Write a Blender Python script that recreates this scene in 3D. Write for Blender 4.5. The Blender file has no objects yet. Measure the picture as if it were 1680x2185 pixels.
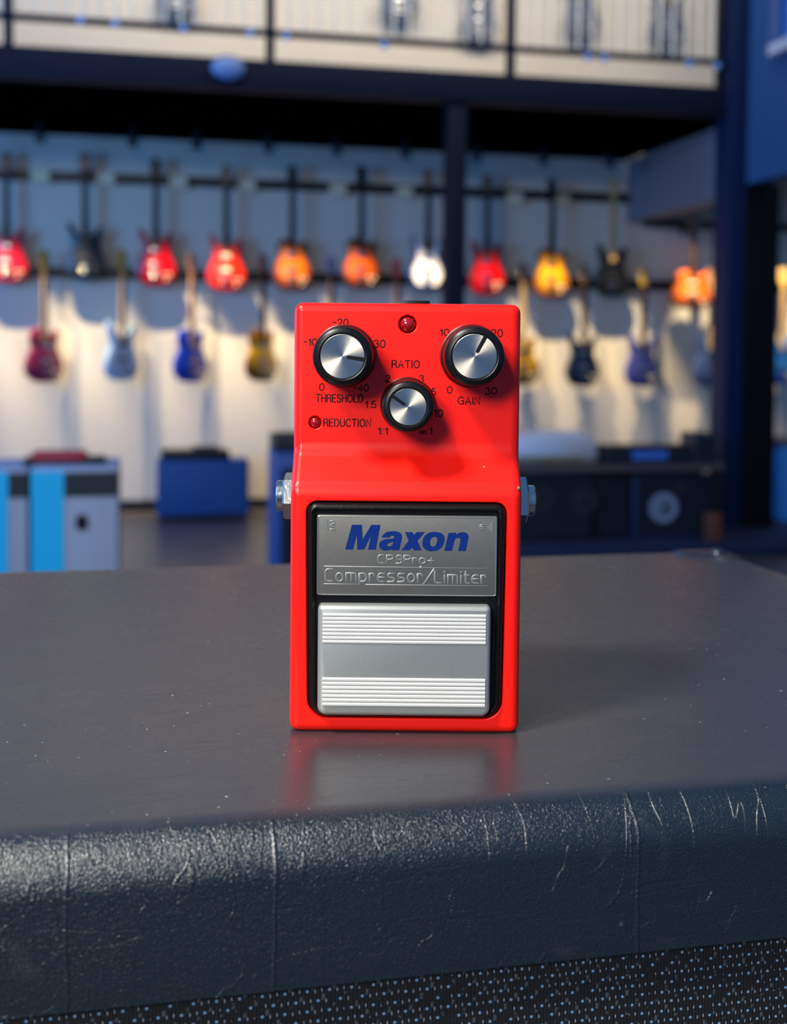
import bpy, bmesh, random
from math import *
from mathutils import Vector, Matrix
random.seed(7)
S = bpy.context.scene
COL = S.collection

# ------------------------------------------------------------------ camera
AL, PT, RL, F, CX, CY, H = radians(12), radians(2.5), radians(.54), 2500., 840., 849., 1.34
fd = Vector((sin(AL)*cos(PT), cos(AL)*cos(PT), -sin(PT)))
r0 = Vector((cos(AL), -sin(AL), 0)); u0 = r0.cross(fd)
rt = cos(RL)*r0+sin(RL)*u0; up = cos(RL)*u0-sin(RL)*r0
CAM = Vector((0, 0, H))
cd = bpy.data.cameras.new('camera'); cam = bpy.data.objects.new('camera', cd); COL.objects.link(cam)
cam.matrix_world = Matrix(((rt.x, up.x, -fd.x, 0), (rt.y, up.y, -fd.y, 0), (rt.z, up.z, -fd.z, H), (0, 0, 0, 1)))
cd.sensor_fit = 'HORIZONTAL'; cd.sensor_width = 36; cd.lens = F*36/1680
cd.shift_y = -(1092.5-CY)/1680; cd.clip_start = .01; cd.clip_end = 60
cd.dof.use_dof = True; cd.dof.focus_distance = .336; cd.dof.aperture_fstop = 15.5
S.camera = cam

def ray(x, y): return fd+rt*((x-CX)/F)-up*((y-CY)/F)
def atY(x, y, Y): v = ray(x, y); return CAM+v*(Y/v.y)
def atX(x, y, X): v = ray(x, y); return CAM+v*(X/v.x)
def atz(x, y, z): v = ray(x, y); return CAM+v*((z-H)/v.z)

# ------------------------------------------------------------------ world, light, exposure
vs = S.view_settings; vs.view_transform = 'Standard'; vs.look = 'None'; vs.gamma = 1; vs.use_curve_mapping = False
vs.exposure = 0.0
W = bpy.data.worlds.new('world'); S.world = W; W.use_nodes = True
W.node_tree.nodes['Background'].inputs[0].default_value = (.105, .27, .66, 1)
W.node_tree.nodes['Background'].inputs[1].default_value = .57

def area(name, loc, target, sx, sy, power, color, spread=180):
    l = bpy.data.lights.new(name, 'AREA'); l.shape = 'RECTANGLE'; l.size = sx; l.size_y = sy
    l.energy = power; l.color = color; l.spread = radians(spread)
    o = bpy.data.objects.new(name, l); COL.objects.link(o); o.location = loc
    o.rotation_euler = (Vector(target)-Vector(loc)).to_track_quat('-Z', 'Y').to_euler()
    return o
PED = Vector((.0742, .3300, 1.227))
area('pedal_key', (-.84, -.80, 1.90), PED, .40, .40, 22, (1, .93, .82))  # added key panel close to the pedal, so the far wall stays dim
area('skylight_warm', (-1.5, -.45, 3.75), (-.05, .27, 1.2), .5, .5, 125, (1, .95, .84))
area('window_blue_left', (-4.6, 4.2, 2.4), (3, 6.5, 1.6), 3.2, 2.6, 250, (.10, .38, 1))
area('upper_wall_fill', (1.6, 6.3, 5.9), (1.9, 9.6, 3.7), 6.5, .8, 118, (1, .86, .64), 120)  # added panel above the balcony, brightens only the upper wall

# ------------------------------------------------------------------ materials
def lin(c): return tuple(((v/255)/12.92 if v/255 <= .04045 else ((v/255+.055)/1.055)**2.4) for v in c)+(1,)
MATS = {}
def mat(name, rgb, rough=.5, metal=0, var=0, scale=20, bump=0, bscale=200, spec=.5, coat=0, **kw):
    if name in MATS: return MATS[name]
    m = bpy.data.materials.new(name); m.use_nodes = True; nt = m.node_tree; n = nt.nodes; L = nt.links
    b = n['Principled BSDF']; c = lin(rgb)
    b.inputs['Base Color'].default_value = c; b.inputs['Roughness'].default_value = rough
    b.inputs['Metallic'].default_value = metal; b.inputs['Specular IOR Level'].default_value = spec
    b.inputs['Coat Weight'].default_value = coat; b.inputs['Coat Roughness'].default_value = .08
    tc = n.new('ShaderNodeTexCoord')
    if var:
        no = n.new('ShaderNodeTexNoise'); no.inputs['Scale'].default_value = scale; no.inputs['Detail'].default_value = 4
        L.new(tc.outputs['Object'], no.inputs[0])
        mx = n.new('ShaderNodeMix'); mx.data_type = 'RGBA'
        mx.inputs[6].default_value = tuple(v*(1-var) for v in c[:3])+(1,); mx.inputs[7].default_value = tuple(min(1, v*(1+var)) for v in c[:3])+(1,)
        L.new(no.outputs[0], mx.inputs[0]); L.new(mx.outputs[2], b.inputs['Base Color'])
    if bump:
        nb = n.new('ShaderNodeTexNoise'); nb.inputs['Scale'].default_value = bscale; nb.inputs['Detail'].default_value = 3
        L.new(tc.outputs['Object'], nb.inputs[0])
        bp = n.new('ShaderNodeBump'); bp.inputs['Strength'].default_value = bump; bp.inputs['Distance'].default_value = kw.get('bd', .0003)
        L.new(nb.outputs[0], bp.inputs['Height']); L.new(bp.outputs[0], b.inputs['Normal'])
    for k, v in kw.items():
        if k != 'bd': b.inputs[k].default_value = v
    MATS[name] = m
    return m
def math(nt, op, a, b=None, c=None):
    x = nt.nodes.new('ShaderNodeMath'); x.operation = op
    for i, v in enumerate((a, b, c)):
        if v is None: continue
        if hasattr(v, 'is_linked'): nt.links.new(v, x.inputs[i])
        else: x.inputs[i].default_value = v
    return x.outputs[0]
def mixc(nt, f, a, b):
    x = nt.nodes.new('ShaderNodeMix'); x.data_type = 'RGBA'; nt.links.new(f, x.inputs[0])
    for i, v in ((6, a), (7, b)):
        if hasattr(v, 'is_linked'): nt.links.new(v, x.inputs[i])
        else: x.inputs[i].default_value = v
    return x.outputs[2]

def leather():
    m = bpy.data.materials.new('black_vinyl'); m.use_nodes = True; nt = m.node_tree; n = nt.nodes; L = nt.links
    b = n['Principled BSDF']
    tc = n.new('ShaderNodeTexCoord'); P = tc.outputs['Object']
    def mapped(sc, rot=(0, 0, 0)):
        mp = n.new('ShaderNodeMapping'); mp.inputs['Scale'].default_value = sc; mp.inputs['Rotation'].default_value = rot
        L.new(P, mp.inputs[0]); return mp.outputs[0]
    def noise(v, s, d=3, dist=0):
        x = n.new('ShaderNodeTexNoise'); x.inputs['Scale'].default_value = s; x.inputs['Detail'].default_value = d
        x.inputs['Distortion'].default_value = dist; L.new(v, x.inputs[0]); return x.outputs[0]
    ge = n.new('ShaderNodeNewGeometry'); sx = n.new('ShaderNodeSeparateXYZ'); L.new(ge.outputs['Normal'], sx.inputs[0])
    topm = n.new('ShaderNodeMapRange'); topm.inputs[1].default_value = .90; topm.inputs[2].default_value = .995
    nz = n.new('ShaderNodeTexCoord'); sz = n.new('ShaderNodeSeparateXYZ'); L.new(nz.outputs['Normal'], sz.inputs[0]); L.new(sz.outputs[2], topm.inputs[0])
    top = topm.outputs[0]                      # top mask: flatter grain and a lighter base than the sides
    # pebble grain
    vo = n.new('ShaderNodeTexVoronoi'); vo.feature = 'SMOOTH_F1'; vo.inputs['Scale'].default_value = 2700; vo.inputs['Smoothness'].default_value = .6
    ns = n.new('ShaderNodeTexNoise'); ns.inputs['Scale'].default_value = 1100; L.new(P, ns.inputs[0])
    ad = n.new('ShaderNodeVectorMath'); ad.operation = 'MULTIPLY_ADD'; ad.inputs[1].default_value = (.0008,)*3
    L.new(ns.outputs[1], ad.inputs[0]); L.new(mapped((1, 1.0, .8)), ad.inputs[2]); L.new(ad.outputs[0], vo.inputs[0])
    peb = vo.outputs['Distance']
    fine = noise(P, 2600, 2)
    # long creases: bands where a distorted noise crosses one half
    def crease(v, s, dist, w):
        q = noise(v, s, 2, dist); a = math(nt, 'ABSOLUTE', math(nt, 'SUBTRACT', q, .5))
        mr = n.new('ShaderNodeMapRange'); mr.inputs[1].default_value = 0; mr.inputs[2].default_value = w; mr.inputs[3].default_value = 1; mr.inputs[4].default_value = 0
        L.new(a, mr.inputs[0]); return mr.outputs[0]
    c1 = crease(mapped((.35, 1.5, 1.2), (0, 0, .15)), 60, .8, .012)
    c2 = crease(mapped((1, 1, 1), (0, .5, .4)), 75, 1.2, .008)
    msk = n.new('ShaderNodeMapRange'); msk.inputs[1].default_value = .48; msk.inputs[2].default_value = .62
    L.new(noise(mapped((1, 1, 1)), 14, 2), msk.inputs[0])
    c2 = math(nt, 'MULTIPLY', c2, msk.outputs[0])
    cr = math(nt, 'MAXIMUM', c1, c2)
    c3 = crease(mapped((2.2, .5, .5), (0, .35, 0)), 40, .5, .006); c3 = math(nt, 'MULTIPLY', c3, math(nt, 'SUBTRACT', 1, top))
    sp = n.new('ShaderNodeSeparateXYZ'); L.new(P, sp.inputs[0])
    wob = math(nt, 'MULTIPLY_ADD', noise(P, 90, 2), .0016, sp.outputs[0])
    for fx in (-.0115, .0357, .127):
        ln = n.new('ShaderNodeMapRange'); ln.inputs[2].default_value = .0006; ln.inputs[3].default_value = 1; ln.inputs[4].default_value = 0
        L.new(math(nt, 'ABSOLUTE', math(nt, 'SUBTRACT', wob, fx)), ln.inputs[0]); c3 = math(nt, 'MAXIMUM', c3, math(nt, 'MULTIPLY', ln.outputs[0], math(nt, 'MULTIPLY_ADD', top, -1.6, 1.6)))
    h = math(nt, 'MULTIPLY', peb, math(nt, 'MULTIPLY_ADD', top, -.80, 1.0))
    h = math(nt, 'MULTIPLY_ADD', fine, .12, h)
    h = math(nt, 'MULTIPLY_ADD', math(nt, 'MULTIPLY', cr, math(nt, 'MULTIPLY_ADD', top, -.5, 1)), -.32, h); h = math(nt, 'MULTIPLY_ADD', c3, .8, h)
    h = math(nt, 'MULTIPLY_ADD', noise(mapped((.6, 1.6, 1.6)), 160, 3), .35, h)
    bp = n.new('ShaderNodeBump'); bp.inputs['Strength'].default_value = .55; bp.inputs['Distance'].default_value = .00030
    L.new(h, bp.inputs['Height']); L.new(bp.outputs[0], b.inputs['Normal'])
    # scuffs and dust specks
    dn = noise(P, 620, 1)
    dm = n.new('ShaderNodeMapRange'); dm.inputs[1].default_value = .775; dm.inputs[2].default_value = .80; L.new(dn, dm.inputs[0])
    clus = n.new('ShaderNodeMapRange'); clus.inputs[1].default_value = .42; clus.inputs[2].default_value = .62; L.new(noise(P, 25, 2), clus.inputs[0])
    dust = math(nt, 'MULTIPLY', math(nt, 'MULTIPLY', dm.outputs[0], clus.outputs[0]), math(nt, 'MULTIPLY_ADD', top, .9, .1))
    scf = n.new('ShaderNodeMapRange'); scf.inputs[1].default_value = .60; scf.inputs[2].default_value = .8; L.new(noise(mapped((1, 1.4, 1.4)), 55, 5, .6), scf.inputs[0])
    base = mixc(nt, math(nt, 'MULTIPLY', scf.outputs[0], .14), mixc(nt, top, lin((18, 29, 36)), lin((54, 54, 58))), lin((92, 92, 96)))  # scuffed grey top, its base also lifted for the reflected wall brightness
    base = mixc(nt, dust, base, lin((205, 200, 195)))
    L.new(base, b.inputs['Base Color'])
    ro = math(nt, 'MULTIPLY_ADD', noise(P, 40, 3), .10, .25); ro = math(nt, 'MULTIPLY_ADD', top, -.02, ro)
    L.new(ro, b.inputs['Roughness']); b.inputs['Specular IOR Level'].default_value = .7
    L.new(math(nt, 'MULTIPLY_ADD', top, -.5, .5), b.inputs['Coat Weight']); b.inputs['Coat Roughness'].default_value = .24; L.new(bp.outputs[0], b.inputs['Coat Normal'])
    return m

def grille_mat():
    m = bpy.data.materials.new('woven_grille_cloth'); m.use_nodes = True; nt = m.node_tree; n = nt.nodes; L = nt.links
    b = n['Principled BSDF']; tc = n.new('ShaderNodeTexCoord'); sp = n.new('ShaderNodeSeparateXYZ'); L.new(tc.outputs['Object'], sp.inputs[0])
    px, pz = .0054, .0050
    u = math(nt, 'DIVIDE', sp.outputs[0], px); v = math(nt, 'DIVIDE', sp.outputs[2], pz)
    def cell(ou, ov, hw, hh):   # a rectangle repeated on both staggered lattices
        outs = []
        for s in (0, .5):
            a = math(nt, 'ABSOLUTE', math(nt, 'SUBTRACT', math(nt, 'FRACT', math(nt, 'ADD', u, 100.5+ou+s)), .5))
            c = math(nt, 'ABSOLUTE', math(nt, 'SUBTRACT', math(nt, 'FRACT', math(nt, 'ADD', v, 1000.5+ov+s)), .5))
            outs.append(math(nt, 'MULTIPLY', math(nt, 'LESS_THAN', a, hw), math(nt, 'LESS_THAN', c, hh)))
        return math(nt, 'MAXIMUM', *outs)
    no = n.new('ShaderNodeTexNoise'); no.inputs['Scale'].default_value = 900; L.new(tc.outputs['Object'], no.inputs[0])
    nl = n.new('ShaderNodeTexNoise'); nl.inputs['Scale'].default_value = 260; L.new(tc.outputs['Object'], nl.inputs[0])
    stripe = math(nt, 'GREATER_THAN', math(nt, 'FRACT', math(nt, 'MULTIPLY', u, 17)), .35)
    dot = math(nt, 'MULTIPLY', cell(0, 0, .062, .055), math(nt, 'MULTIPLY_ADD', stripe, .75, .25))
    tick = math(nt, 'MAXIMUM', cell(.34, -.02, .014, .075), cell(-.36, .03, .014, .08))
    tick = math(nt, 'MULTIPLY', tick, math(nt, 'GREATER_THAN', nl.outputs[0], .45))
    fuzz = math(nt, 'MULTIPLY', cell(.27, .32, .06, .14), math(nt, 'GREATER_THAN', no.outputs[0], .5))
    dark = lin((4, 5, 8))
    c = mixc(nt, fuzz, dark, lin((70, 78, 82)))
    c = mixc(nt, tick, c, lin((170, 180, 200)))
    c = mixc(nt, dot, c, lin((130, 180, 225)))
    L.new(c, b.inputs['Base Color'])
    rr = math(nt, 'MULTIPLY_ADD', dot, -.3, .7); L.new(rr, b.inputs['Roughness'])
    h = math(nt, 'MAXIMUM', dot, math(nt, 'MAXIMUM', tick, fuzz))
    h = math(nt, 'MULTIPLY_ADD', math(nt, 'SINE', math(nt, 'MULTIPLY', u, 37.7)), .2, h)
    bp = n.new('ShaderNodeBump'); bp.inputs['Strength'].default_value = .5; bp.inputs['Distance'].default_value = .0004
    L.new(h, bp.inputs['Height']); L.new(bp.outputs[0], b.inputs['Normal'])
    return m

def spun_mat():
    m = bpy.data.materials.new('spun_aluminium'); m.use_nodes = True; nt = m.node_tree; n = nt.nodes; L = nt.links
    b = n['Principled BSDF']; b.inputs['Base Color'].default_value = lin((214, 206, 190)); b.inputs['Metallic'].default_value = 1
    b.inputs['Roughness'].default_value = .34; b.inputs['Anisotropic'].default_value = .8
    tc = n.new('ShaderNodeTexCoord')
    # concentric lathe marks: tangent runs around the disc centre
    sp = n.new('ShaderNodeSeparateXYZ'); L.new(tc.outputs['Object'], sp.inputs[0])
    cb = n.new('ShaderNodeCombineXYZ'); L.new(math(nt, 'MULTIPLY', sp.outputs[1], -1), cb.inputs[0]); L.new(sp.outputs[0], cb.inputs[1])
    vt = n.new('ShaderNodeVectorTransform'); vt.vector_type = 'VECTOR'; vt.convert_from = 'OBJECT'; vt.convert_to = 'WORLD'
    L.new(cb.outputs[0], vt.inputs[0]); nr = n.new('ShaderNodeVectorMath'); nr.operation = 'NORMALIZE'; L.new(vt.outputs[0], nr.inputs[0])
    L.new(nr.outputs[0], b.inputs['Tangent'])
    no = n.new('ShaderNodeTexNoise'); no.inputs['Scale'].default_value = 700; L.new(tc.outputs['Object'], no.inputs[0])
    bp = n.new('ShaderNodeBump'); bp.inputs['Strength'].default_value = .08; bp.inputs['Distance'].default_value = .0001
    L.new(no.outputs[0], bp.inputs['Height']); L.new(bp.outputs[0], b.inputs['Normal'])
    return m

def paint_mat():
    m = bpy.data.materials.new('red_enamel'); m.use_nodes = True; nt = m.node_tree; n = nt.nodes; L = nt.links
    b = n['Principled BSDF']; tc = n.new('ShaderNodeTexCoord')
    no = n.new('ShaderNodeTexNoise'); no.inputs['Scale'].default_value = 330; no.inputs['Detail'].default_value = 1; L.new(tc.outputs['Object'], no.inputs[0])
    mr = n.new('ShaderNodeMapRange'); mr.inputs[1].default_value = .80; mr.inputs[2].default_value = .82; L.new(no.outputs[0], mr.inputs[0])
    L.new(mixc(nt, mr.outputs[0], lin((246, 25, 9)), lin((250, 120, 90))), b.inputs['Base Color'])
    b.inputs['Roughness'].default_value = .36; b.inputs['Specular IOR Level'].default_value = .35; b.inputs['Coat Weight'].default_value = .1; b.inputs['Coat Roughness'].default_value = .12
    n2 = n.new('ShaderNodeTexNoise'); n2.inputs['Scale'].default_value = 120; n2.inputs['Detail'].default_value = 3; L.new(tc.outputs['Object'], n2.inputs[0])
    bp = n.new('ShaderNodeBump'); bp.inputs['Strength'].default_value = .08; bp.inputs['Distance'].default_value = .0003
    L.new(n2.outputs[0], bp.inputs['Height']); L.new(bp.outputs[0], b.inputs['Normal'])
    return m

# ------------------------------------------------------------------ mesh helpers
def link(name, me, m=None, parent=None):
    o = bpy.data.objects.new(name, me); COL.objects.link(o)
    if m: me.materials.append(m)
    if parent: o.parent = parent
    return o
def tag(o, label, cat, group=None, kind=None):
    if label: o['label'] = label
    if cat: o['category'] = cat
    if group: o['group'] = group
    if kind: o['kind'] = kind
    return o
def empty(name, loc, label, cat, group=None, rz=0):
    o = bpy.data.objects.new(name, None); COL.objects.link(o); o.location = loc; o.rotation_euler = (0, 0, rz); o.empty_display_size = .05
    return tag(o, label, cat, group)
def fin(bm, name, m, parent=None, smooth=None):
    bmesh.ops.recalc_face_normals(bm, faces=bm.faces)
    me = bpy.data.meshes.new(name); bm.to_mesh(me); bm.free()
    if smooth is not None:
        for p in me.polygons: p.use_smooth = True
        me.set_sharp_from_angle(angle=radians(smooth))
    return link(name, me, m, parent)
def bx(bm, x0, x1, y0, y1, z0, z1):
    vs_ = [bm.verts.new((x, y, z)) for z in (z0, z1) for x, y in ((x0, y0), (x1, y0), (x1, y1), (x0, y1))]
    for f in ((3, 2, 1, 0), (4, 5, 6, 7), (0, 1, 5, 4), (1, 2, 6, 5), (2, 3, 7, 6), (3, 0, 4, 7)): bm.faces.new([vs_[i] for i in f])
def box(name, m, x0, x1, y0, y1, z0, z1, parent=None, bev=0, seg=3):
    bm = bmesh.new(); bx(bm, x0, x1, y0, y1, z0, z1)
    if bev: bmesh.ops.bevel(bm, geom=bm.edges[:], offset=bev, segments=seg, profile=.5, affect='EDGES')
    return fin(bm, name, m, parent, 40 if bev else None)
def struct(o): o['kind'] = 'structure'; return o
def ring_faces(bm, rings, closed=True):
    n = len(rings[0])
    for a, b in zip(rings, rings[1:]):
        for i in range(n if closed else n-1):
            bm.faces.new((a[i], a[(i+1) % n], b[(i+1) % n], b[i]))
def lathe(bm, prof, n=48, ax='z', c=(0, 0, 0), rj=None, cap=True):
    """prof: (radius, height) pairs; axis z (up) or y (towards -y) or x"""
    rings = []
    for r, h in prof:
        rg = []
        for i in range(n):
            a = 2*pi*i/n; rr = rj(i, r, h) if rj else r
            p = (rr*cos(a), rr*sin(a), h)
            if ax == 'y': p = (p[0], -p[2], p[1])
            if ax == 'x': p = (p[2], p[0], p[1])
            rg.append(bm.verts.new((p[0]+c[0], p[1]+c[1], p[2]+c[2])))
        rings.append(rg)
    ring_faces(bm, rings)
    if cap: bm.faces.new(rings[0][::-1]); bm.faces.new(rings[-1])
def rounded(x0, x1, z0, z1, r, n=6, taper=0):
    """outline (x,z) counter-clockwise; r = (bl, br, tr, tl); taper narrows the bottom"""
    if not hasattr(r, '__len__'): r = (r,)*4
    out = []
    for (cx, cz, rr, a0) in ((x0+taper+r[0], z0+r[0], r[0], pi), (x1-taper-r[1], z0+r[1], r[1], 1.5*pi), (x1-r[2], z1-r[2], r[2], 0), (x0+r[3], z1-r[3], r[3], .5*pi)):
        for i in range(n+1):
            a = a0+pi/2*i/n; out.append((cx+rr*cos(a), cz+rr*sin(a)))
    return out
def slab(bm, pts, ys, insets):
    """stack of inset outlines in the xz plane at depths ys (front = most negative y)"""
    def inset(p, d):
        if not d: return p
        n = len(p); res = []
        for i in range(n):
            a = Vector(p[i-1]); b = Vector(p[i]); c = Vector(p[(i+1) % n])
            t = (c-a).normalized(); res.append((b.x-t.y*d, b.y+t.x*d))
        return res
    rings = [[bm.verts.new((x, y, z)) for x, z in inset(pts, d)] for y, d in zip(ys, insets)]
    ring_faces(bm, rings); bm.faces.new(rings[0]); bm.faces.new(rings[-1][::-1])
def smooth_loop(pts, k=5):
    out = []; n = len(pts)
    for i in range(n):
        p0, p1, p2, p3 = [Vector(pts[(i+j-1) % n]) for j in range(4)]
        for s in range(k):
            t = s/k
            out.append(tuple(.5*((2*p1)+(-p0+p2)*t+(2*p0-5*p1+4*p2-p3)*t*t+(-p0+3*p1-3*p2+p3)*t**3)))
    return out
def apply_mods(o):
    for q in o.modifiers:
        if q.type == 'BOOLEAN': q.object.parent = o.parent
    bpy.context.view_layer.update()
    dg = bpy.context.evaluated_depsgraph_get(); me = bpy.data.meshes.new_from_object(o.evaluated_get(dg)); o.modifiers.clear(); o.data = me

M_red = paint_mat(); M_spun = spun_mat(); M_vinyl = leather(); M_grille = grille_mat()
M_black = mat('black_rubber', (11, 11, 11), .36, spec=.3, bump=.35, bscale=900, bd=.0002)
M_knob = mat('black_knob_plastic', (14, 14, 15), .34, spec=.35, bump=.1, bscale=1500, bd=.0001)
M_ink = mat('black_print', (16, 2, 4), .6, spec=.2)
M_plate = mat('brushed_name_plate', (128, 127, 122), .42, metal=.75, var=.12, scale=300, bump=.12, bscale=1800, bd=.00008)
M_blue = mat('blue_print', (0, 38, 112), .5, spec=.2)
M_silver = mat('satin_aluminium', (176, 180, 176), .42, metal=.6, var=.06, scale=900, bump=.15, bscale=3000, bd=.00006)
M_rib = mat('pale_ribs', (232, 232, 226), .40, metal=.35)  # ribs set lighter than the satin treadle around them
M_chrome = mat('zinc_plated_steel', (205, 200, 190), .22, metal=1, bump=.25, bscale=900, bd=.0002)
M_led = mat('red_lens', (150, 4, 10), .08, coat=1, spec=.8)
M_steel = mat('bare_metal', (120, 116, 112), .4, metal=.6)

# ------------------------------------------------------------------ lettering: oval strokes laid on a face
def arc(cx, cy, rx, ry, a0, a1, n=10): return [(cx+rx*cos(radians(a0+(a1-a0)*i/n)), cy+ry*sin(radians(a0+(a1-a0)*i/n))) for i in range(n+1)]
G = {
 'T': (.62, [[(0, 1), (.62, 1)], [(.31, 1), (.31, 0)]]),
 'H': (.6, [[(0, 0), (0, 1)], [(.6, 0), (.6, 1)], [(0, .53), (.6, .53)]]),
 'R': (.6, [[(0, 0), (0, 1), (.36, 1)]+arc(.36, .76, .22, .24, 90, -90)+[(0, .52)], [(.33, .52), (.47, .44), (.53, .3), (.55, .1), (.6, 0)]]),
 'E': (.52, [[(.52, 1), (0, 1), (0, 0), (.52, 0)], [(0, .53), (.48, .53)]]),
 'S': (.58, [arc(.29, .75, .26, .25, 20, 180, 8)+arc(.29, .74, .26, .2, 190, 250, 3)+[(.42, .46)]+arc(.29, .26, .29, .26, 50, -160, 10)]),
 'O': (.72, [arc(.36, .5, .36, .5, 0, 360, 24)]),
 'L': (.5, [[(0, 1), (0, 0), (.5, 0)]]),
 'D': (.64, [[(0, 0), (0, 1), (.28, 1)]+arc(.28, .5, .36, .5, 90, -90, 14)+[(0, 0)]]),
 'U': (.58, [[(0, 1), (0, .3)]+arc(.29, .29, .29, .29, 180, 360, 10)+[(.58, 1)]]),
 'C': (.66, [arc(.35, .5, .35, .5, 38, 322, 20)]),
 'I': (.06, [[(.03, 0), (.03, 1)]]),
 'N': (.6, [[(0, 0), (0, 1), (.6, 0), (.6, 1)]]),
 'A': (.68, [[(0, 0), (.34, 1), (.68, 0)], [(.12, .36), (.56, .36)]]),
 'G': (.7, [arc(.36, .5, .36, .5, 40, 335, 20)+[(.69, .48), (.4, .48)], [(.69, .48), (.69, 0)]]),
 '0': (.54, [arc(.27, .5, .27, .5, 0, 360, 20)]),
 '1': (.24, [[(0, .76), (.14, .82), (.22, 1), (.22, 0)]]),
 '2': (.54, [arc(.27, .72, .25, .28, 170, -20, 9)+[(.44, .5), (.08, .2), (0, 0), (.54, 0)]]),
 '3': (.54, [arc(.26, .77, .23, .23, 165, -80, 9)+arc(.27, .27, .27, .27, 85, -165, 10)]),
 '4': (.56, [[(.42, 0), (.42, 1), (0, .3), (.56, .3)]]),
 '5': (.54, [[(.48, 1), (.12, 1), (.05, .5)]+arc(.26, .32, .27, .32, 130, -160, 12)]),
 '-': (.36, [[(0, .52), (.32, .52)]]),
 '.': (.08, [[(.03, 0), (.05, 0)]]), ':': (.08, [[(.03, .1), (.05, .1)], [(.03, .65), (.05, .65)]]),
 'inf': (.72, [arc(.18, .34, .18, .2, 0, 360, 14), arc(.54, .34, .18, .2, 180, 540, 14)]),
 # rounded square embossed alphabet
 'cC': (.66, [[(.66, 1), (.3, 1)]+arc(.28, .72, .28, .28, 95, 180, 6)+arc(.28, .28, .28, .28, 180, 265, 6)+[(.3, 0), (.66, 0)]]),
 'cP': (.62, [[(0, 0), (0, 1), (.36, 1)]+arc(.36, .74, .26, .26, 90, -90, 10)+[(.06, .48)]]),
 'c9': (.62, [[(.06, 0), (.36, 0)]+arc(.36, .3, .26, .3, -90, 0, 5)+[(.62, .7)]+arc(.36, .74, .26, .26, 0, 180, 8)+arc(.3, .6, .2, .15, 180, 270, 4)+[(.56, .45)]]),
 'o': (.62, [arc(.31, .34, .31, .34, 0, 360, 20)]),
 'r': (.4, [[(0, 0), (0, .68), (.22, .68)]+arc(.22, .5, .18, .18, 90, 5, 4)]),
 'm': (.9, [[(0, 0), (0, .68), (.7, .68)]+arc(.7, .48, .2, .2, 90, 0, 4)+[(.9, 0)], [(.45, .68), (.45, 0)]]),
 'p': (.62, [[(0, -.24), (0, .68), (.3, .68)]+arc(.3, .34, .32, .34, 90, -90, 10)+[(.05, 0)]]),
 'e': (.6, [[(.58, .36), (.08, .36)], [(.58, .68), (.3, .68)]+arc(.3, .34, .3, .34, 95, 265, 12)+[(.58, 0)]]),
 's': (.6, [[(.58, .68), (.2, .68)]+arc(.2, .52, .17, .16, 95, 265, 6)+[(.42, .34)]+arc(.42, .17, .17, .17, 88, -88, 6)+[(.02, 0)]]),
 'i': (.08, [[(.04, 0), (.04, .66)], [(.04, .9), (.04, .96)]]),
 't': (.42, [[(.1, 1), (.1, .2)]+arc(.28, .18, .18, .18, 180, 265, 4)+[(.42, 0)], [(0, .68), (.42, .68)]]),
 'cL': (.6, [[(0, 1), (0, .26)]+arc(.26, .26, .26, .26, 180, 268, 5)+[(.6, 0)]]),
 '/': (.6, [[(-.1, -.1), (.7, 1.1)]]), '+': (.64, [[(0, .36), (.64, .36)], [(.32, .04), (.32, .72)]]),
}
def stroke(bm, pts, w, h, T):
    """oval-section ribbon along pts (2D); T maps (x, z, height) to a 3D point"""
    P = [Vector(p) for p in pts]
    P = [p for i, p in enumerate(P) if i == 0 or (p-P[i-1]).length > 1e-7]
    closed = (P[0]-P[-1]).length < 1e-6
    prof = [(1, 0), (.8, .7), (0, 1), (-.8, .7), (-1, 0)]
    rings = []
    for i, p in enumerate(P):
        if closed: a, b = P[i-1 if i else -2], P[(i+1) if i < len(P)-1 else 1]
        else: a, b = P[max(i-1, 0)], P[min(i+1, len(P)-1)]
        t = (b-a).normalized(); nn = Vector((-t.y, t.x)); k = 1
        if 0 < i < len(P)-1:
            c = (P[i+1]-p).normalized().dot((p-a).normalized()); k = min(1.45, 1/max(.3, sqrt(max(0, (1+c)/2))))
        rings.append([bm.verts.new(T(p.x+nn.x*w/2*s*k, p.y+nn.y*w/2*s*k, h*q)) for s, q in prof])
    if not closed:
        for e, sgn in ((0, -1), (-1, 1)):
            t = (P[1]-P[0] if e == 0 else P[-1]-P[-2]).normalized()*sgn*w*.4; p = P[e]
            nn = Vector((-t.y, t.x)).normalized()
            if e == 0: nn = -nn
            rg = [bm.verts.new(T(p.x+t.x+nn.x*w/2*s*.5, p.y+t.y+nn.y*w/2*s*.5, h*q*.5)) for s, q in prof]
            if e == 0: rings.insert(0, rg)
            else: rings.append(rg)
    ring_faces(bm, rings, False)
def word(name, keys, x0, x1, z0, z1, w, h, y, m, parent, gap=.2):
    """letters fitted to the box x0..x1, z0..z1 (metres) on the plane y"""
    tot = sum(G[k][0] for k in keys)+gap*(len(keys)-1)
    sx = (x1-x0)/tot; sz = z1-z0; bm = bmesh.new(); cx = 0
    T = lambda a, b, c: (a, y-c, b)
    for k in keys:
        for s in G[k][1]: stroke(bm, [(x0+(cx+a)*sx, z0+b*sz) for a, b in s], w, h, T)
        cx += G[k][0]+gap
    return fin(bm, name, m, parent, 60)

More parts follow.
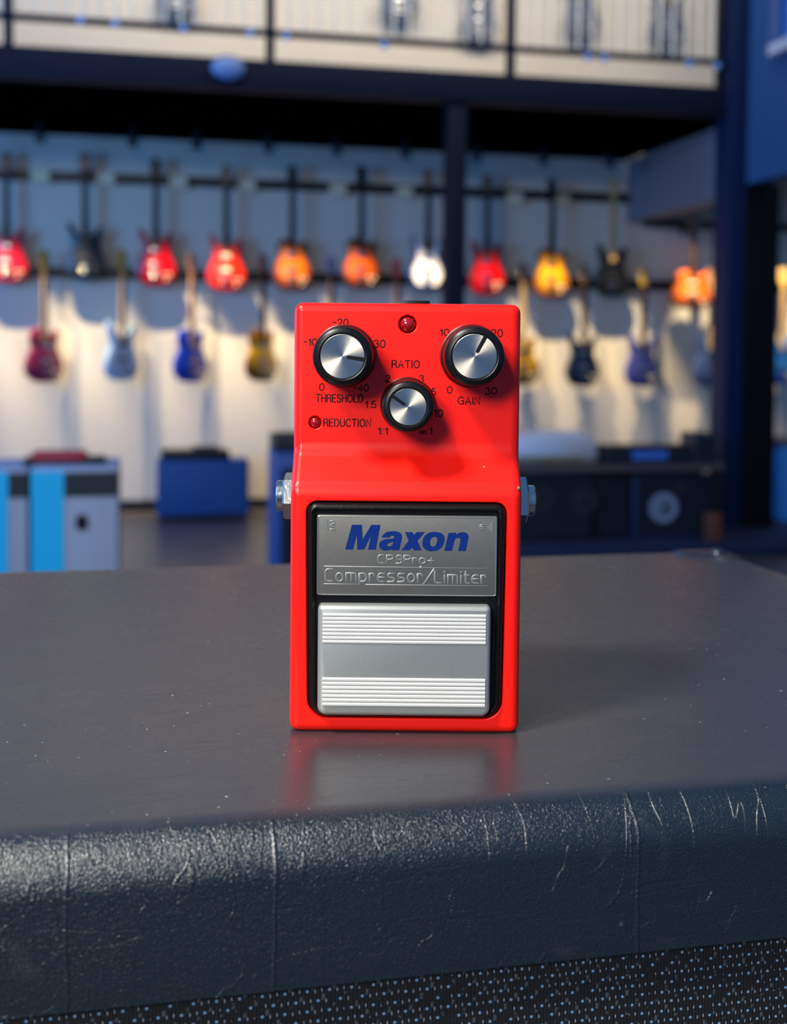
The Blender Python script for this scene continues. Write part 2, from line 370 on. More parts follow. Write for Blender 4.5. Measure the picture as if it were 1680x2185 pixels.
# ================================================================== SETTING
M_wall = mat('off_white_wall', (222, 214, 200), .7, var=.04, scale=1.5, bump=.1, bscale=30, bd=.002)
M_floor = mat('brown_grey_floor', (84, 78, 80), .32, var=.25, scale=1.2)
M_navy = mat('dark_navy_steel', (12, 22, 44), .6, spec=.2, var=.1, scale=4)
M_deck = mat('black_soffit', (4, 5, 8), 1.0, spec=0)
M_bulk = mat('blue_grey_plaster', (130, 134, 146), .7, var=.05, scale=3)
M_rail = mat('black_wall_rail', (20, 22, 28), .4)
struct(box('floor', M_floor, -6, 9, -4, 9.6, -.1, 0))
struct(box('wall_back', M_wall, -6, 9, 9.6, 9.75, 0, 7.5))
b_ = struct(box('baseboard_back', M_rail, -6, 9, 9.575, 9.6, 0, .09))
struct(box('balcony_deck', M_deck, -6, 4.08, 7.68, 9.6, 2.97, 3.12))
struct(box('balcony_beam', M_navy, -6, 4.0, 7.56, 7.68, 2.965, 3.16, bev=.008))
struct(box('column', mat('column_paint', (9, 20, 38), .6, spec=.2), 1.965, 2.095, 7.58, 7.71, 0, 2.965, bev=.006))
# big column on the right: navy on its left part, black on the rest
struct(box('column', mat('column_navy', (12, 34, 72), .5, spec=.2), 3.955, 4.09, 7.5, 7.72, 0, 7, bev=.006))
struct(box('column', mat('column_black', (5, 6, 12), .6, spec=.2), 4.09, 4.36, 7.52, 7.80, 0, 2.5, bev=.01))
# side wall hanging above the opening on the right
struct(box('wall_right', mat('wall_right_blue', (46, 88, 138), .8, spec=.2, var=.04, scale=2), 4.085, 4.25, 2.5, 7.50, 2.49, 7))
struct(box('wall_side', M_bulk, 4.10, 4.25, 7.8, 9.6, 2.44, 2.97))
wn = struct(box('window_1', mat('window_pane_sky', (70, 130, 215), .1, coat=1), 4.068, 4.088, 5.2, 7.02, 3.36, 5))
struct(box('window_sill', mat('white_sill', (205, 212, 225), .5), 4.02, 4.088, 5.1, 7.14, 3.28, 3.345))
wf = struct(box('window_frame', mat('blue_frame', (14, 84, 150), .4), 4.03, 4.088, 7.02, 7.14, 3.345, 5))

struct(box('wall_end', M_wall, 9, 9.15, -4, 9.75, 0, 7.5))
# rails on the guitar wall
rails = []
def wall_rail(z0, z1, label, x0=-6, x1=4.15):
    bm = bmesh.new(); bx(bm, x0, x1, 9.56, 9.6, z0, z1); bx(bm, x0, x1, 9.545, 9.56, z0, z0+.02); bx(bm, x0, x1, 9.545, 9.56, z1-.02, z1)
    return tag(fin(bm, 'wall_rail', M_rail), label, 'rail')
wall_rail(2.605, 2.68, 'long black hanging rail above the upper row of guitars')
wall_rail(1.855, 1.94, 'long black hanging rail behind the bodies of the upper row of guitars', -6, 9)
wall_rail(2.40, 2.47, 'short black hanging rail right of the sloping blue-grey side wall', 4.25, 9)

# balcony railing
M_bal = mat('pale_baluster', (255, 250, 228), .35)
rl = empty('balcony_railing', (0, 7.62, 3.16), 'dark balcony railing with pale upright bars above the shop floor', 'railing')
def rp(name, m, x0, x1, y0, y1, z0, z1, bev=0):
    return box(name, m, x0, x1, y0, y1, z0, z1, rl, bev)
for x in (-4.0, -2.41, -.82, .787, 2.40, 3.93): rp('post', M_navy, x-.028, x+.028, -.03, .03, -.02, 1.0, .004)
rp('bottom_rail', M_navy, -6, 3.93, -.02, .02, .163, .203)
rp('top_rail', M_navy, -6, 3.93, -.03, .03, .98, 1.03)
for i in range(57):
    x = -1.65+i*.0985
    if min(abs(x-q) for q in (-.82, .787, 2.40, 3.93)) < .035: continue
    bm = bmesh.new(); lathe(bm, [(.0085, .203), (.0085, .98)], 8, c=(x, 0, 0)); fin(bm, 'baluster', M_bal, rl, 60)
M_clip = mat('blue_glint_clip', (120, 180, 255), .15, coat=1)  # pale blue glints are put into the clips' own colour
for X, Y in ((172, 42), (247, 49), (392, 60), (535, 70), (612, 76), (820, 95), (1255, 121), (1290, 124), (1472, 135), (1531, 140)):
    p = atY(X, Y, 7.58)-rl.location
    bm = bmesh.new(); lathe(bm, [(.010, -.028), (.022, -.02), (.022, .014), (.012, .02)], 12, c=(p.x, -.04, p.z)); fin(bm, 'rail_clip', M_clip, rl, 40)

# ------------------------------------------------------------------ guitars
OUT = {
 'double': [(0, 0), (.10, .012), (.155, .07), (.163, .14), (.135, .215), (.112, .265), (.118, .33), (.138, .40), (.128, .425), (.098, .40), (.07, .36), (.045, .35), (0, .345),
            (-.045, .35), (-.07, .37), (-.098, .42), (-.130, .452), (-.143, .425), (-.122, .33), (-.112, .265), (-.135, .215), (-.163, .14), (-.155, .07), (-.10, .012)],
 'single': [(0, 0), (.10, .012), (.165, .07), (.172, .14), (.14, .215), (.115, .26), (.118, .31), (.130, .375), (.120, .395), (.088, .375), (.06, .345), (.04, .37), (0, .39),
            (-.04, .41), (-.09, .40), (-.125, .365), (-.128, .31), (-.112, .26), (-.14, .215), (-.172, .14), (-.165, .07), (-.10, .012)],
}
M_fb = mat('rosewood', (52, 34, 28), .5); M_maple = mat('maple', (214, 176, 118), .35, coat=.4); M_peach = mat('pale_maple', (226, 170, 130), .35)
M_gold = mat('gold_headstock', (222, 180, 78), .3, coat=.5); M_dkh = mat('black_headstock', (16, 15, 17), .3); M_tan = mat('tan_headstock', (150, 110, 84), .4)
M_nick = mat('nickel', (200, 200, 205), .2, metal=1); M_pup = mat('black_pickup', (20, 20, 22), .4); M_cream = mat('cream_plastic', (236, 226, 200), .35)
M_tun = mat('tuner_metal', (190, 186, 180), .25, metal=1)
def burst(name, mid, edge):
    if name in MATS: return MATS[name]
    m = mat(name, mid, .3, coat=.35); nt = m.node_tree; n = nt.nodes
    tc = n.new('ShaderNodeTexCoord'); mp = n.new('ShaderNodeMapping'); mp.inputs['Location'].default_value = (0, 0, -1.15); mp.inputs['Scale'].default_value = (6.4, 0, 5.6)
    nt.links.new(tc.outputs['Object'], mp.inputs[0]); ln = n.new('ShaderNodeVectorMath'); ln.operation = 'LENGTH'; nt.links.new(mp.outputs[0], ln.inputs[0])
    mr = n.new('ShaderNodeMapRange'); mr.inputs[1].default_value = .62; mr.inputs[2].default_value = 1.15; nt.links.new(ln.outputs['Value'], mr.inputs[0])
    nt.links.new(mixc(nt, mr.outputs[0], lin(mid), lin(edge)), n['Principled BSDF'].inputs['Base Color'])
    return m
def solid(name, rgb): return mat(name, rgb, .3, coat=.35)
def guitar(name, loc, kind, bm_, neckm, headm, label, group, rz=0, sc=1.0, guard=None, pick='nickel'):
    g = empty(name, loc, label, 'guitar', group, rz); g.scale = (sc,)*3
    pts = smooth_loop(OUT[kind], 4)
    bm = bmesh.new(); slab(bm, pts[::-1][::-1], [-.024, -.020, .020, .024], [.006, 0, 0, .006]); b = fin(bm, 'body', bm_, g, 40)
    if guard:
        bm = bmesh.new(); slab(bm, [(x*.80+.004, z*.86+.035) for x, z in pts if True], [-.0275, -.024], [0, 0]); fin(bm, 'pickguard', guard, g, 40)
    f = -.030 if guard else -.026
    # neck: tapered, with rounded back
    bm = bmesh.new(); rings = []
    for z, w, d in ((.33, .028, .016), (.42, .027, .014), (.84, .021, .012)):
        rings.append([bm.verts.new(q) for q in ((-w, f, z), (w, f, z), (w*.9, f+d, z), (0, f+d*1.5, z), (-w*.9, f+d, z))])
    ring_faces(bm, rings); bm.faces.new(rings[0]); bm.faces.new(rings[-1]); fin(bm, 'neck', neckm, g)
    bm = bmesh.new(); rings = []
    for z, w in ((.30, .0285), (.845, .0215)): rings.append([bm.verts.new(q) for q in ((-w, f-.005, z), (w, f-.005, z), (w, f, z), (-w, f, z))])
    ring_faces(bm, rings); bm.faces.new(rings[0]); bm.faces.new(rings[-1]); fin(bm, 'fretboard', M_fb if neckm is not M_maple and neckm is not M_peach else neckm, g)
    hp = [(-.021, .84), (.021, .84), (.040, .875), (.036, .985), (.018, 1.0), (0, .99), (-.018, 1.0), (-.036, .985), (-.040, .875)]
    bm = bmesh.new(); slab(bm, hp, [-.018, -.014, 0], [.002, 0, 0]); hs = fin(bm, 'headstock', headm, g, 40)
    for k in range(3):
        for s in (-1, 1):
            bm = bmesh.new(); lathe(bm, [(.004, 0), (.006, .008), (.009, .012), (.007, .022)], 10, ax='x', c=(s*.040 if s > 0 else -.062, -.008, .895+k*.034)); fin(bm, 'tuning_peg', M_tun, hs, 40)
    pm = {'nickel': M_nick, 'black': M_pup, 'cream': M_cream}[pick]
    for z in (.145, .255): box('pickup', pm, -.036, .036, f-.008, f+.006, z, z+.036, g, .003)
    box('bridge', M_nick, -.042, .042, f-.010, f+.006, .095, .112, g, .003)
    box('tailpiece', M_nick, -.038, .038, f-.010, f+.006, .055, .070, g, .003)
    for x, z in ((.09, .045), (.118, .085), (.075, .085)):
        bm = bmesh.new(); lathe(bm, [(.011, 0), (.010, .014), (.006, .016)], 12, ax='y', c=(x, f+.004, z)); fin(bm, 'control_knob', M_cream if pick != 'black' else M_pup, g, 40)
    return g
M_hang = mat('hanger_black', (14, 14, 16), .5)
def hanger(g, desc):
    w = g.matrix_basis @ Vector((0, 0, .85)); rz = g.rotation_euler.z
    h = empty('guitar_hanger', (w.x, 9.545, w.z), 'black yoke hanger of the '+desc, 'hanger', 'yoke hangers of the guitar wall')
    yy = w.y-9.545
    box('arm', M_hang, -.008, .008, yy+.03, .0, -.010, .006, h)
    box('backplate', M_hang, -.02, .02, .0, .015, -.03, .03, h)
    for q in (-1, 1):
        bm = bmesh.new(); bx(bm, q*.036-.007, q*.036+.007, -.02, .03, -.012, .004)
        bmesh.ops.rotate(bm, verts=bm.verts, cent=(0, 0, 0), matrix=Matrix.Rotation(rz, 3, 'Z')); bmesh.ops.translate(bm, verts=bm.verts, vec=(0, yy, 0))
        fin(bm, 'prong', M_hang, h)

SH = ['crimson pink guitar at the left', 'charcoal grey guitar', 'cherry red guitar', 'bright orange-red guitar', 'amber sunburst guitar', 'dark tobacco sunburst guitar', 'navy guitar with the white glare', 'deep red guitar', 'golden sunburst guitar', 'glossy black guitar', 'plum red guitar', 'ice blue guitar', 'royal blue guitar', 'yellow sunburst guitar', 'guitar with the pale violet headstock', 'guitar with the rose red headstock', 'hidden sea green guitar', 'honey yellow guitar', 'blue-black guitar', 'violet blue guitar', 'steel blue guitar', 'azure guitar at the right edge']
SHN = []
UP = [  # pixel of the body bottom, kind, material, ...
 (15, 603, 'double', solid('crimson_pink', (196, 22, 48)), M_fb, M_dkh, 'crimson pink double-cutaway electric guitar, leftmost of the upper row', {}, 0),
 (182, 598, 'double', mat('charcoal', (24, 27, 36), .35, coat=.2), M_tan, M_tan, 'charcoal grey electric guitar with a pale neck in the upper row', {'pick': 'black'}, 0),
 (332, 609, 'double', solid('cherry_red', (190, 4, 14)), M_fb, M_dkh, 'cherry red electric guitar with dark headstock in the upper row, left of the orange-red one', {}, 0),
 (482, 620, 'double', solid('orange_red', (240, 44, 14)), M_fb, M_tan, 'bright orange-red electric guitar in the upper row', {'pick': 'cream'}, 0),
 (622, 618, 'single', burst('amber_burst', (226, 110, 8), (90, 34, 10)), M_fb, M_dkh, 'amber sunburst electric guitar hanging just right of the orange-red one', {}, 0),
 (769, 615, 'single', burst('tobacco_burst', (214, 88, 6), (56, 24, 14)), M_fb, M_dkh, 'dark tobacco sunburst electric guitar left of the navy one with white glare', {}, 0),
 (910, 619, 'double', solid('navy_blue', (42, 50, 110)), M_fb, M_tan, 'navy blue electric guitar with white glare shown as a front plate', {'guard': mat('white_glare', (246, 244, 246), .2, coat=.6)}, 0),  # white plate stands in for glare on a navy body
 (1037, 628, 'double', solid('deep_red', (186, 8, 14)), M_fb, M_tan, 'deep red electric guitar just right of the middle column', {}, 0),
 (1174, 634, 'single', burst('gold_burst', (232, 160, 10), (150, 74, 8)), M_fb, M_dkh, 'golden yellow sunburst electric guitar in the upper row, left of the black one', {}, 0),
 (1304, 632, 'double', solid('gloss_black', (12, 12, 16)), M_maple, M_maple, 'glossy black electric guitar with a long pale maple neck', {'pick': 'black'}, 0),
]
for X, Yp, kd, bmt, nm, hm, lab, kw, rz in UP:
    p = atY(X, Yp, 9.47)
    g = guitar('electric_guitar', (p.x, 9.47, p.z), kd, bmt, nm, hm, lab, 'electric guitars of the upper row', rz, 1.0, **kw)
    g.scale = (.93, 1, 1.0); hanger(g, SH[len(SHN)]); SHN.append(1)
p = atY(1474, 658, 9.38)
g = guitar('electric_guitar', (p.x, 9.38, p.z), 'single', burst('orange_natural', (232, 118, 36), (190, 80, 26)), M_fb, M_tan,
           'wide orange electric guitar hung low between the sloping side wall and the dark column', 'electric guitars of the upper row', 0, .82, guard=None, pick='cream')
g.scale = (1.12, 1, .80); hanger(g, 'wide orange guitar at the right end')
LOWG = [
 (93, 816, 'single', solid('plum', (160, 46, 84)), M_maple, M_gold, 'plum red electric guitar, leftmost of the lower row', {}),
 (258, 812, 'double', solid('ice_blue', (172, 212, 252)), M_maple, M_gold, 'ice blue and white electric guitar in the lower row', {'guard': mat('ice_guard', (210, 224, 240), .25), 'pick': 'black'}),
 (406, 816, 'single', solid('royal_blue', (24, 62, 196)), M_peach, M_peach, 'royal blue electric guitar in the lower row left of the pedal', {}),
 (557, 814, 'single', burst('yellow_burst', (222, 168, 14), (110, 60, 14)), M_fb, M_tan, 'yellow sunburst electric guitar beside the pedal\'s left edge', {}),
 (702, 816, 'double', solid('slate_violet', (96, 104, 150)), M_tan, mat('violet_headstock', (150, 156, 200), .3), 'electric guitar with a pale violet headstock, its body behind the pedal', {}),
 (842, 818, 'double', solid('rose_red', (200, 40, 60)), M_tan, mat('rose_headstock', (240, 60, 72), .3), 'electric guitar with a rose red headstock showing above the pedal', {}),
 (972, 820, 'double', solid('sea_green', (60, 120, 110)), M_tan, M_tan, 'electric guitar in the lower row hidden behind the pedal near the middle column', {}),
 (1112, 822, 'single', burst('honey_burst', (226, 166, 20), (130, 80, 14)), M_maple, M_tan, 'honey yellow electric guitar half hidden behind the pedal\'s right edge', {}),
 (1242, 824, 'double', solid('blue_black', (16, 30, 62)), M_fb, M_tan, 'blue-black electric guitar in the lower row right of the pedal', {}),
 (1368, 825, 'double', solid('violet_blue', (70, 74, 150)), M_fb, M_gold, 'violet blue electric guitar under a gold headstock', {}),
 (1512, 823, 'double', solid('steel_blue', (70, 92, 140)), M_maple, M_peach, 'steel blue electric guitar left of the wide dark column', {}),
 (1664, 820, 'double', solid('azure', (40, 130, 226)), M_maple, M_gold, 'azure blue electric guitar cut by the right edge of the photo', {}),
]
for X, Yp, kd, bmt, nm, hm, lab, kw in LOWG:
    p = atY(X, Yp, 9.44)
    g = guitar('electric_guitar', (p.x, 9.44, p.z), kd, bmt, nm, hm, lab, 'electric guitars of the lower row', radians(38 if X < 900 else 8), 1.0, **kw)
    g.scale = (.93, 1, 1.03); hanger(g, SH[len(SHN)]); SHN.append(1)
for k, (X, Yp) in enumerate(((378, 34), (850, 44), (1022, 88), (1240, 80), (1424, 98))):
    p = atY(X, Yp, 9.47)
    lab = ['at the left, above the round floodlight', 'in the middle, above the pedal', 'just left of the third railing post', 'just right of the third railing post', 'nearest to the right column'][k]
    g = guitar('electric_guitar', (p.x, 9.47, p.z), 'double', mat('dusk_blue', (100, 108, 128), .7), M_fb, M_dkh, 'blue-grey guitar on the upstairs wall '+lab, 'electric guitars on the upstairs wall')
    hanger(g, 'upstairs guitar '+lab)
# white cards clipped on the upper rail
M_card = mat('cream_card', (236, 224, 190), .6)
for X, Y, a in ((85, 376, 'the first and second'), (225, 381, 'the charcoal and cherry red'), (380, 389, 'the cherry red and orange-red'), (527, 396, 'the orange-red and amber'), (722, 405, 'the amber and tobacco'), (864, 411, 'the tobacco and glare-fronted'), (1100, 424, 'the deep red and golden yellow'), (1200, 428, 'the golden yellow and black')):
    p = atY(X, Y, 9.53)
    tag(box('price_card', M_card, p.x-.07, p.x+.07, 9.534, 9.54, p.z-.05, p.z+.05), 'cream card on the upper rail between %s guitars' % a, 'card', 'cream cards on the upper rail')

# track spotlights under the balcony, close to the wall
struct(box('balcony_deck', M_deck, 4.25, 9, 7.8, 9.6, 2.97, 3.12))  # unseen stretch added to carry the right-hand spotlights
M_can = mat('spot_housing', (20, 24, 34), .4); M_lens = mat('spot_lens', (255, 240, 200), .3)
for k, X in enumerate((-170, 20, 175, 370, 505, 655, 800, 945, 1095, 1235, 1375, 1520, 1750, 1900)):  # last three heads added to brighten the wall right of the column
    p = atY(X, 310, 9.03); p.x -= .30
    if 4.0 < p.x < 4.35: p.x = 4.40
    h = empty('track_spotlight', (p.x, 9.03, 2.97), 'small dark spotlight head under the balcony, number %d from the left along the guitar wall' % (k+1), 'spotlight', 'track spotlights under the balcony')
    w = ['far left', 'crimson pink', 'charcoal', 'cherry red', 'orange-red', 'amber', 'tobacco', 'glare-fronted', 'deep red', 'golden yellow', 'black', 'wide orange', 'azure', 'x'][k]
    h['label'] = 'small dark spotlight head under the balcony above the %s guitar' % w
    if k == 13: h['label'] = 'added unseen spotlight head beyond the right edge'
    if k == 0: h['label'] = 'small dark spotlight head under the balcony ceiling beyond the left edge'
    box('stem', M_can, -.01, .01, -.01, .01, -.05, 0, h)
    bm = bmesh.new(); lathe(bm, [(.028, 0), (.036, .02), (.040, .11), (.034, .12)], 16, c=(0, 0, -.16)); ho = fin(bm, 'housing', M_can, h, 40)
    l = bpy.data.lights.new('spot', 'SPOT'); l.energy = 300; l.color = (1, .78, .46); l.spot_size = radians(32); l.spot_blend = .75; l.shadow_soft_size = .02
    lo = bpy.data.objects.new('spot_beam', l); COL.objects.link(lo); lo.parent = h; lo.location = (0, 0, -.17)
    lo.rotation_euler = (Vector((.34, .33, -1.15))).to_track_quat('-Z', 'Y').to_euler()
# floodlight on the balcony beam
p = atY(488, 143, 7.5)
fl = empty('beam_floodlight', (p.x, 7.56, p.z), 'round pale blue floodlight on the balcony beam', 'lamp')
bm = bmesh.new(); lathe(bm, [(.06, 0), (.11, .02), (.12, .05), (.118, .055)], 28, ax='y'); fin(bm, 'housing', M_navy, fl, 40)
bm = bmesh.new(); lathe(bm, [(.108, .05), (.10, .075), (.07, .10), (.03, .112), (.005, .114)], 28, ax='y'); d = fin(bm, 'lens', mat('pale_blue_lens', (112, 146, 196), .4), fl, 60); fl.scale = (1, .6, .68)

# ------------------------------------------------------------------ things on the shop floor
M_tolex = mat('navy_tolex', (34, 84, 146), .55, var=.1, scale=60); M_blk = mat('black_tolex', (16, 18, 24), .5); M_cone = mat('grey_cone', (150, 165, 185), .4)
# navy amplifier by the guitar wall
a = empty('guitar_amplifier', (.46, 9.05, 0), 'navy blue guitar amplifier with black top on the floor by the wall', 'amplifier')
box('cabinet', M_tolex, -.37, .33, 0, .3, .03, .46, a, .015); box('control_panel', M_blk, -.34, .18, -.005, .27, .46, .53, a, .01)
box('handle', M_blk, -.1, .1, .08, .11, .53, .56, a, .01)
for sx in (-.3, .26): box('foot', M_blk, sx-.02, sx+.02, .03, .07, 0, .03, a)
# tall speaker stack left of / behind the pedal
pz = atY(587, 1200, 5.6); a = empty('speaker_stack', (pz.x, 5.6, 0), 'tall dark navy speaker cabinet standing behind the pedal', 'speaker cabinet')
zt = atY(590, 930, 5.6).z
box('cabinet', mat('navy_stack', (28, 76, 140), .5), 0, .62, 0, .36, .03, zt-.08, a, .012)
box('amplifier_head', M_blk, .0, .60, .02, .30, zt-.08, zt, a, .01)
box('grille', mat('dark_grille', (12, 18, 34), .8), .03, .59, -.006, .004, .08, zt-.16, a)
for sx in (.05, .55): box('foot', M_blk, sx-.02, sx+.02, .04, .08, 0, .03, a); box('foot', M_blk, sx-.02, sx+.02, .26, .30, 0, .03, a)
# shipping cartons at the left
M_cart = mat('grey_white_carton', (168, 180, 204), .6, var=.04, scale=8); M_cyan = mat('cyan_lit_face', (0, 200, 255), .4); M_band = mat('dark_green_band', (30, 42, 50), .5); M_hole = mat('hand_hole_black', (6, 8, 14), .8)
def carton(x0, x1, y, zt, lab, w0, hole, nm='shipping_carton'):
    a = empty(nm, (x0, y, 0), lab, 'carton', 'upright cartons at the left')
    W_ = x1-x0
    box('box', M_cart, 0, W_, 0, .40, 0, zt, a, .004)
    box('printed_band', M_band, -.002, W_+.002, -.003, .3, zt-.105, zt-.015, a)
    box('blue_lit_face', M_cyan, 0, w0, -.006, .0, .0, zt-.010, a)  # cyan strip paints the blue light falling on the carton's left side
    if hole:
        bm = bmesh.new(); slab(bm, rounded(W_*.58-.022, W_*.58+.022, zt-.23, zt-.17, .02), [-.004, .002], [0, 0]); fin(bm, 'hand_hole', M_hole, a)
    return a
p0 = atY(66, 1000, 4.4); p1 = atY(252, 1000, 4.4)
carton(p0.x, p1.x, 4.4, p0.z, 'grey carton with blue-lit corner face and black hand hole', .115, True)
q0 = atY(-170, 1000, 4.4); q1 = atY(58, 1000, 4.4)
c2 = carton(q0.x, q1.x, 4.4, p0.z, 'grey carton with blue-lit strip cut by the left edge of the photo', .01, False)
box('blue_lit_face', M_cyan, (atY(0, 1000, 4.4).x-.1)-q0.x, atY(17, 1000, 4.4).x-q0.x, -.006, 0, 0, p0.z-.01, c2)
# red lunch-box like case on the carton
p = atY(128, 990, 4.6)
a = empty('carry_case', (p.x, 4.6, p0.z), 'low black carry case with a red lid on top of the carton', 'case')
box('base', M_blk, -.13, .17, -.08, .08, 0, .022, a, .006); box('lid', mat('red_lid', (190, 44, 66), .4), -.10, .10, -.085, .07, .018, .045, a, .008)
# right side: low stage, bench, amplifiers
M_stage = mat('navy_stage', (16, 36, 70), .6); M_bench = mat('brown_bench', (84, 74, 78), .5)
st0 = atz(1120, 1190, 0); zst = .16
ys = 6.9
tag(box('low_stage', M_stage, 1.7, 4.6, ys, 7.9, 0, atY(1400, 1165, ys).z, bev=.01), 'low dark blue platform under the amplifiers at the right', 'platform')
zst = atY(1400, 1165, ys).z
yb = 7.15
bz = atY(1300, 993, yb).z; xl = atY(1105, 990, yb).x; xr = atY(1532, 990, yb).x
bn = empty('display_bench', (xl, yb, zst), 'long brown display bench above the dark amplifiers', 'bench')
box('top', M_bench, -.12, xr-xl+.05, 0, .5, bz-zst-.045, bz-zst, bn, .004)
for x in (-.11, (xr-xl)+.005): box('leg', M_blk, x, x+.04, .40, .44, 0, bz-zst-.045, bn)
for x in (-.11, (xr-xl)+.005): box('leg', M_blk, x, x+.04, .04, .08, 0, bz-zst-.045, bn)
def combo(name, X0, X1, Yt, y, lab, m, speakers, z=None, cat='amplifier', zb=None, dep=.26, knobs=False):
    a0 = atY(X0, Yt, y); a1 = atY(X1, Yt, y); w = a1.x-a0.x; zb = zst if zb is None else zb; h = a0.z-zb
    a = empty(name, (a0.x, y, zb), lab, cat)
    box('cabinet', m, 0, w, 0, dep, .0, h, a, .012); box('grille', mat('amp_grille', (14, 22, 40), .8), .02, w-.02, -.006, .004, .02, h-.09 if knobs else h-.02, a)
    for (cx, cz, r, mm) in speakers:
        p = atY(cx, cz, y)
        bm = bmesh.new(); lathe(bm, [(r, .006), (r*.96, .012), (r*.4, .004), (r*.28, .010), (r*.1, .016)], 28, ax='y', c=(p.x-a0.x, 0, p.z-zb)); fin(bm, 'speaker', mm, a, 50)
        bm = bmesh.new(); lathe(bm, [(r*.22, .012), (r*.15, .020), (r*.04, .022)], 16, ax='y', c=(p.x-a0.x+.01, 0, p.z-zb)); fin(bm, 'dust_cap', M_blk, a, 50)
    if knobs:
        for k in range(5):
            bm = bmesh.new(); lathe(bm, [(.012, 0), (.010, .02)], 12, ax='y', c=(w*(.2+.13*k), 0, h-.055)); fin(bm, 'knob', M_nick, a, 50)
    return a
M_dimc = mat('dim_cone', (44, 52, 56), .5)
combo('guitar_amplifier', 1100, 1268, 1012, 7.2, 'black amplifier with two dim speakers under the bench, right beside the pedal', M_blk, ((1155, 1062, .075, M_dimc), (1247, 1065, .085, M_dimc)))
combo('guitar_amplifier', 1272, 1345, 1012, 7.25, 'narrow black amplifier between two others under the bench', M_blk, ())
combo('guitar_amplifier', 1354, 1520, 1012, 7.24, 'dark blue amplifier with a pale round speaker cone', mat('blue_amp', (24, 50, 92), .5), ((1416, 1083, .10, M_cone), (1445, 1010+28, .045, M_dimc)))
combo('amplifier_head', 1292, 1480, 953, 7.2, 'black amplifier head with a blue logo panel on the bench', M_blk, (), zb=bz, dep=.22)
p0b = atY(1350, 962, 7.19); p1b = atY(1425, 980, 7.19)
bpn = tag(box('badge_plate', mat('blue_badge', (70, 120, 210), .3, coat=.6), p0b.x, p1b.x, 7.186, 7.193, p1b.z, p0b.z), None, None)  # blue logo plate of the amplifier head
for o in bpy.data.objects:
    if o.name.startswith('amplifier_head') and o.type == 'EMPTY': bpn.parent = o; bpn.location = -o.location
combo('effects_rack', 1482, 1532, 925, 7.2, 'small dark grey rack unit at the right end of the bench', mat('rack_grey', (40, 42, 54), .5), (), zb=bz, dep=.22, cat='rack')
p0b = atY(1514, 1098, 7.0); p1b = atY(1542, 1098, 7.0)
tag(box('small_carton', mat('rust_orange', (110, 62, 44), .6), p0b.x, p1b.x, 7.0, 7.08, zst, p0b.z, bev=.004), 'small rust-orange box on the dark blue platform beside the wide column', 'box')
# pale guitar case lying on the bench
pc0 = atY(1108, 992, 7.2); pc1 = atY(1282, 930, 7.2); Wc = pc1.x-pc0.x; Hc = pc1.z-bz
bm = bmesh.new(); slab(bm, smooth_loop([(0, 0), (Wc*.5, 0), (Wc*.93, 0), (Wc, Hc*.15), (Wc*.97, Hc*.6), (Wc*.85, Hc*.93), (Wc*.6, Hc), (Wc*.2, Hc*.97), (0, Hc*.8)], 4), [-.02, 0, .2, .22], [.02, 0, 0, .02])
gc = empty('guitar_case', (pc0.x, 7.25, bz+.022), 'silvery white curved case lying on the bench beside the pedal', 'case')
fin(bm, 'shell', mat('silver_white_shell', (206, 212, 222), .35), gc, 50); box('trim_band', mat('brass_band', (150, 134, 96), .4), .0, Wc*.8, -.026, .0, .01, .035, gc)
# blue cabinet at the far right
p = atY(1646, 952, 7.95)
bc = empty('display_cabinet', (p.x, 7.95, 0), 'bright blue display cabinet at the right edge beyond the wide column', 'cabinet')
box('body', mat('bright_blue', (60, 160, 255), .4), 0, .5, 0, .4, 0, p.z, bc, .01); box('top', mat('grey_top', (110, 112, 118), .4), -.01, .51, -.01, .4, p.z, p.z+.05, bc, .006)

# ================================================================== SPEAKER CABINET (nearest, carries the pedal)
ZT = 1.227; XL, XR, YF, YB = -.335, .325, .269, .612
cab = empty('speaker_cabinet', ((XL+XR)/2, (YF+YB)/2, 0), 'black vinyl covered speaker cabinet with woven grille cloth that carries the red pedal', 'speaker cabinet')
hw, hd = (XR-XL)/2, (YB-YF)/2
lipz = atY(840, 2088, YF).z
bm = bmesh.new(); bx(bm, -hw, hw, -hd, hd, .03, ZT)
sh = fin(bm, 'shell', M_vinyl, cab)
md = sh.modifiers.new('b', 'BEVEL'); md.width = .013; md.segments = 10; md.limit_method = 'NONE'
bm = bmesh.new(); bx(bm, -hw+.04, hw-.04, -hd-.05, -hd+.014, .08, lipz); cut = fin(bm, 'cut', None)
cm = cut.modifiers.new('b', 'BEVEL'); cm.width = .004; cm.segments = 3
mb = sh.modifiers.new('c', 'BOOLEAN'); mb.object = cut; mb.operation = 'DIFFERENCE'; mb.solver = 'EXACT'
apply_mods(sh); bpy.data.objects.remove(cut)
for p_ in sh.data.polygons: p_.use_smooth = True
sh.data.set_sharp_from_angle(angle=radians(35))
box('grille_cloth', M_grille, -hw+.041, hw-.041, -hd+.004, -hd+.0135, .081, lipz-.0005, cab)
M_cor = mat('corner_metal', (60, 66, 78), .3, metal=.7)
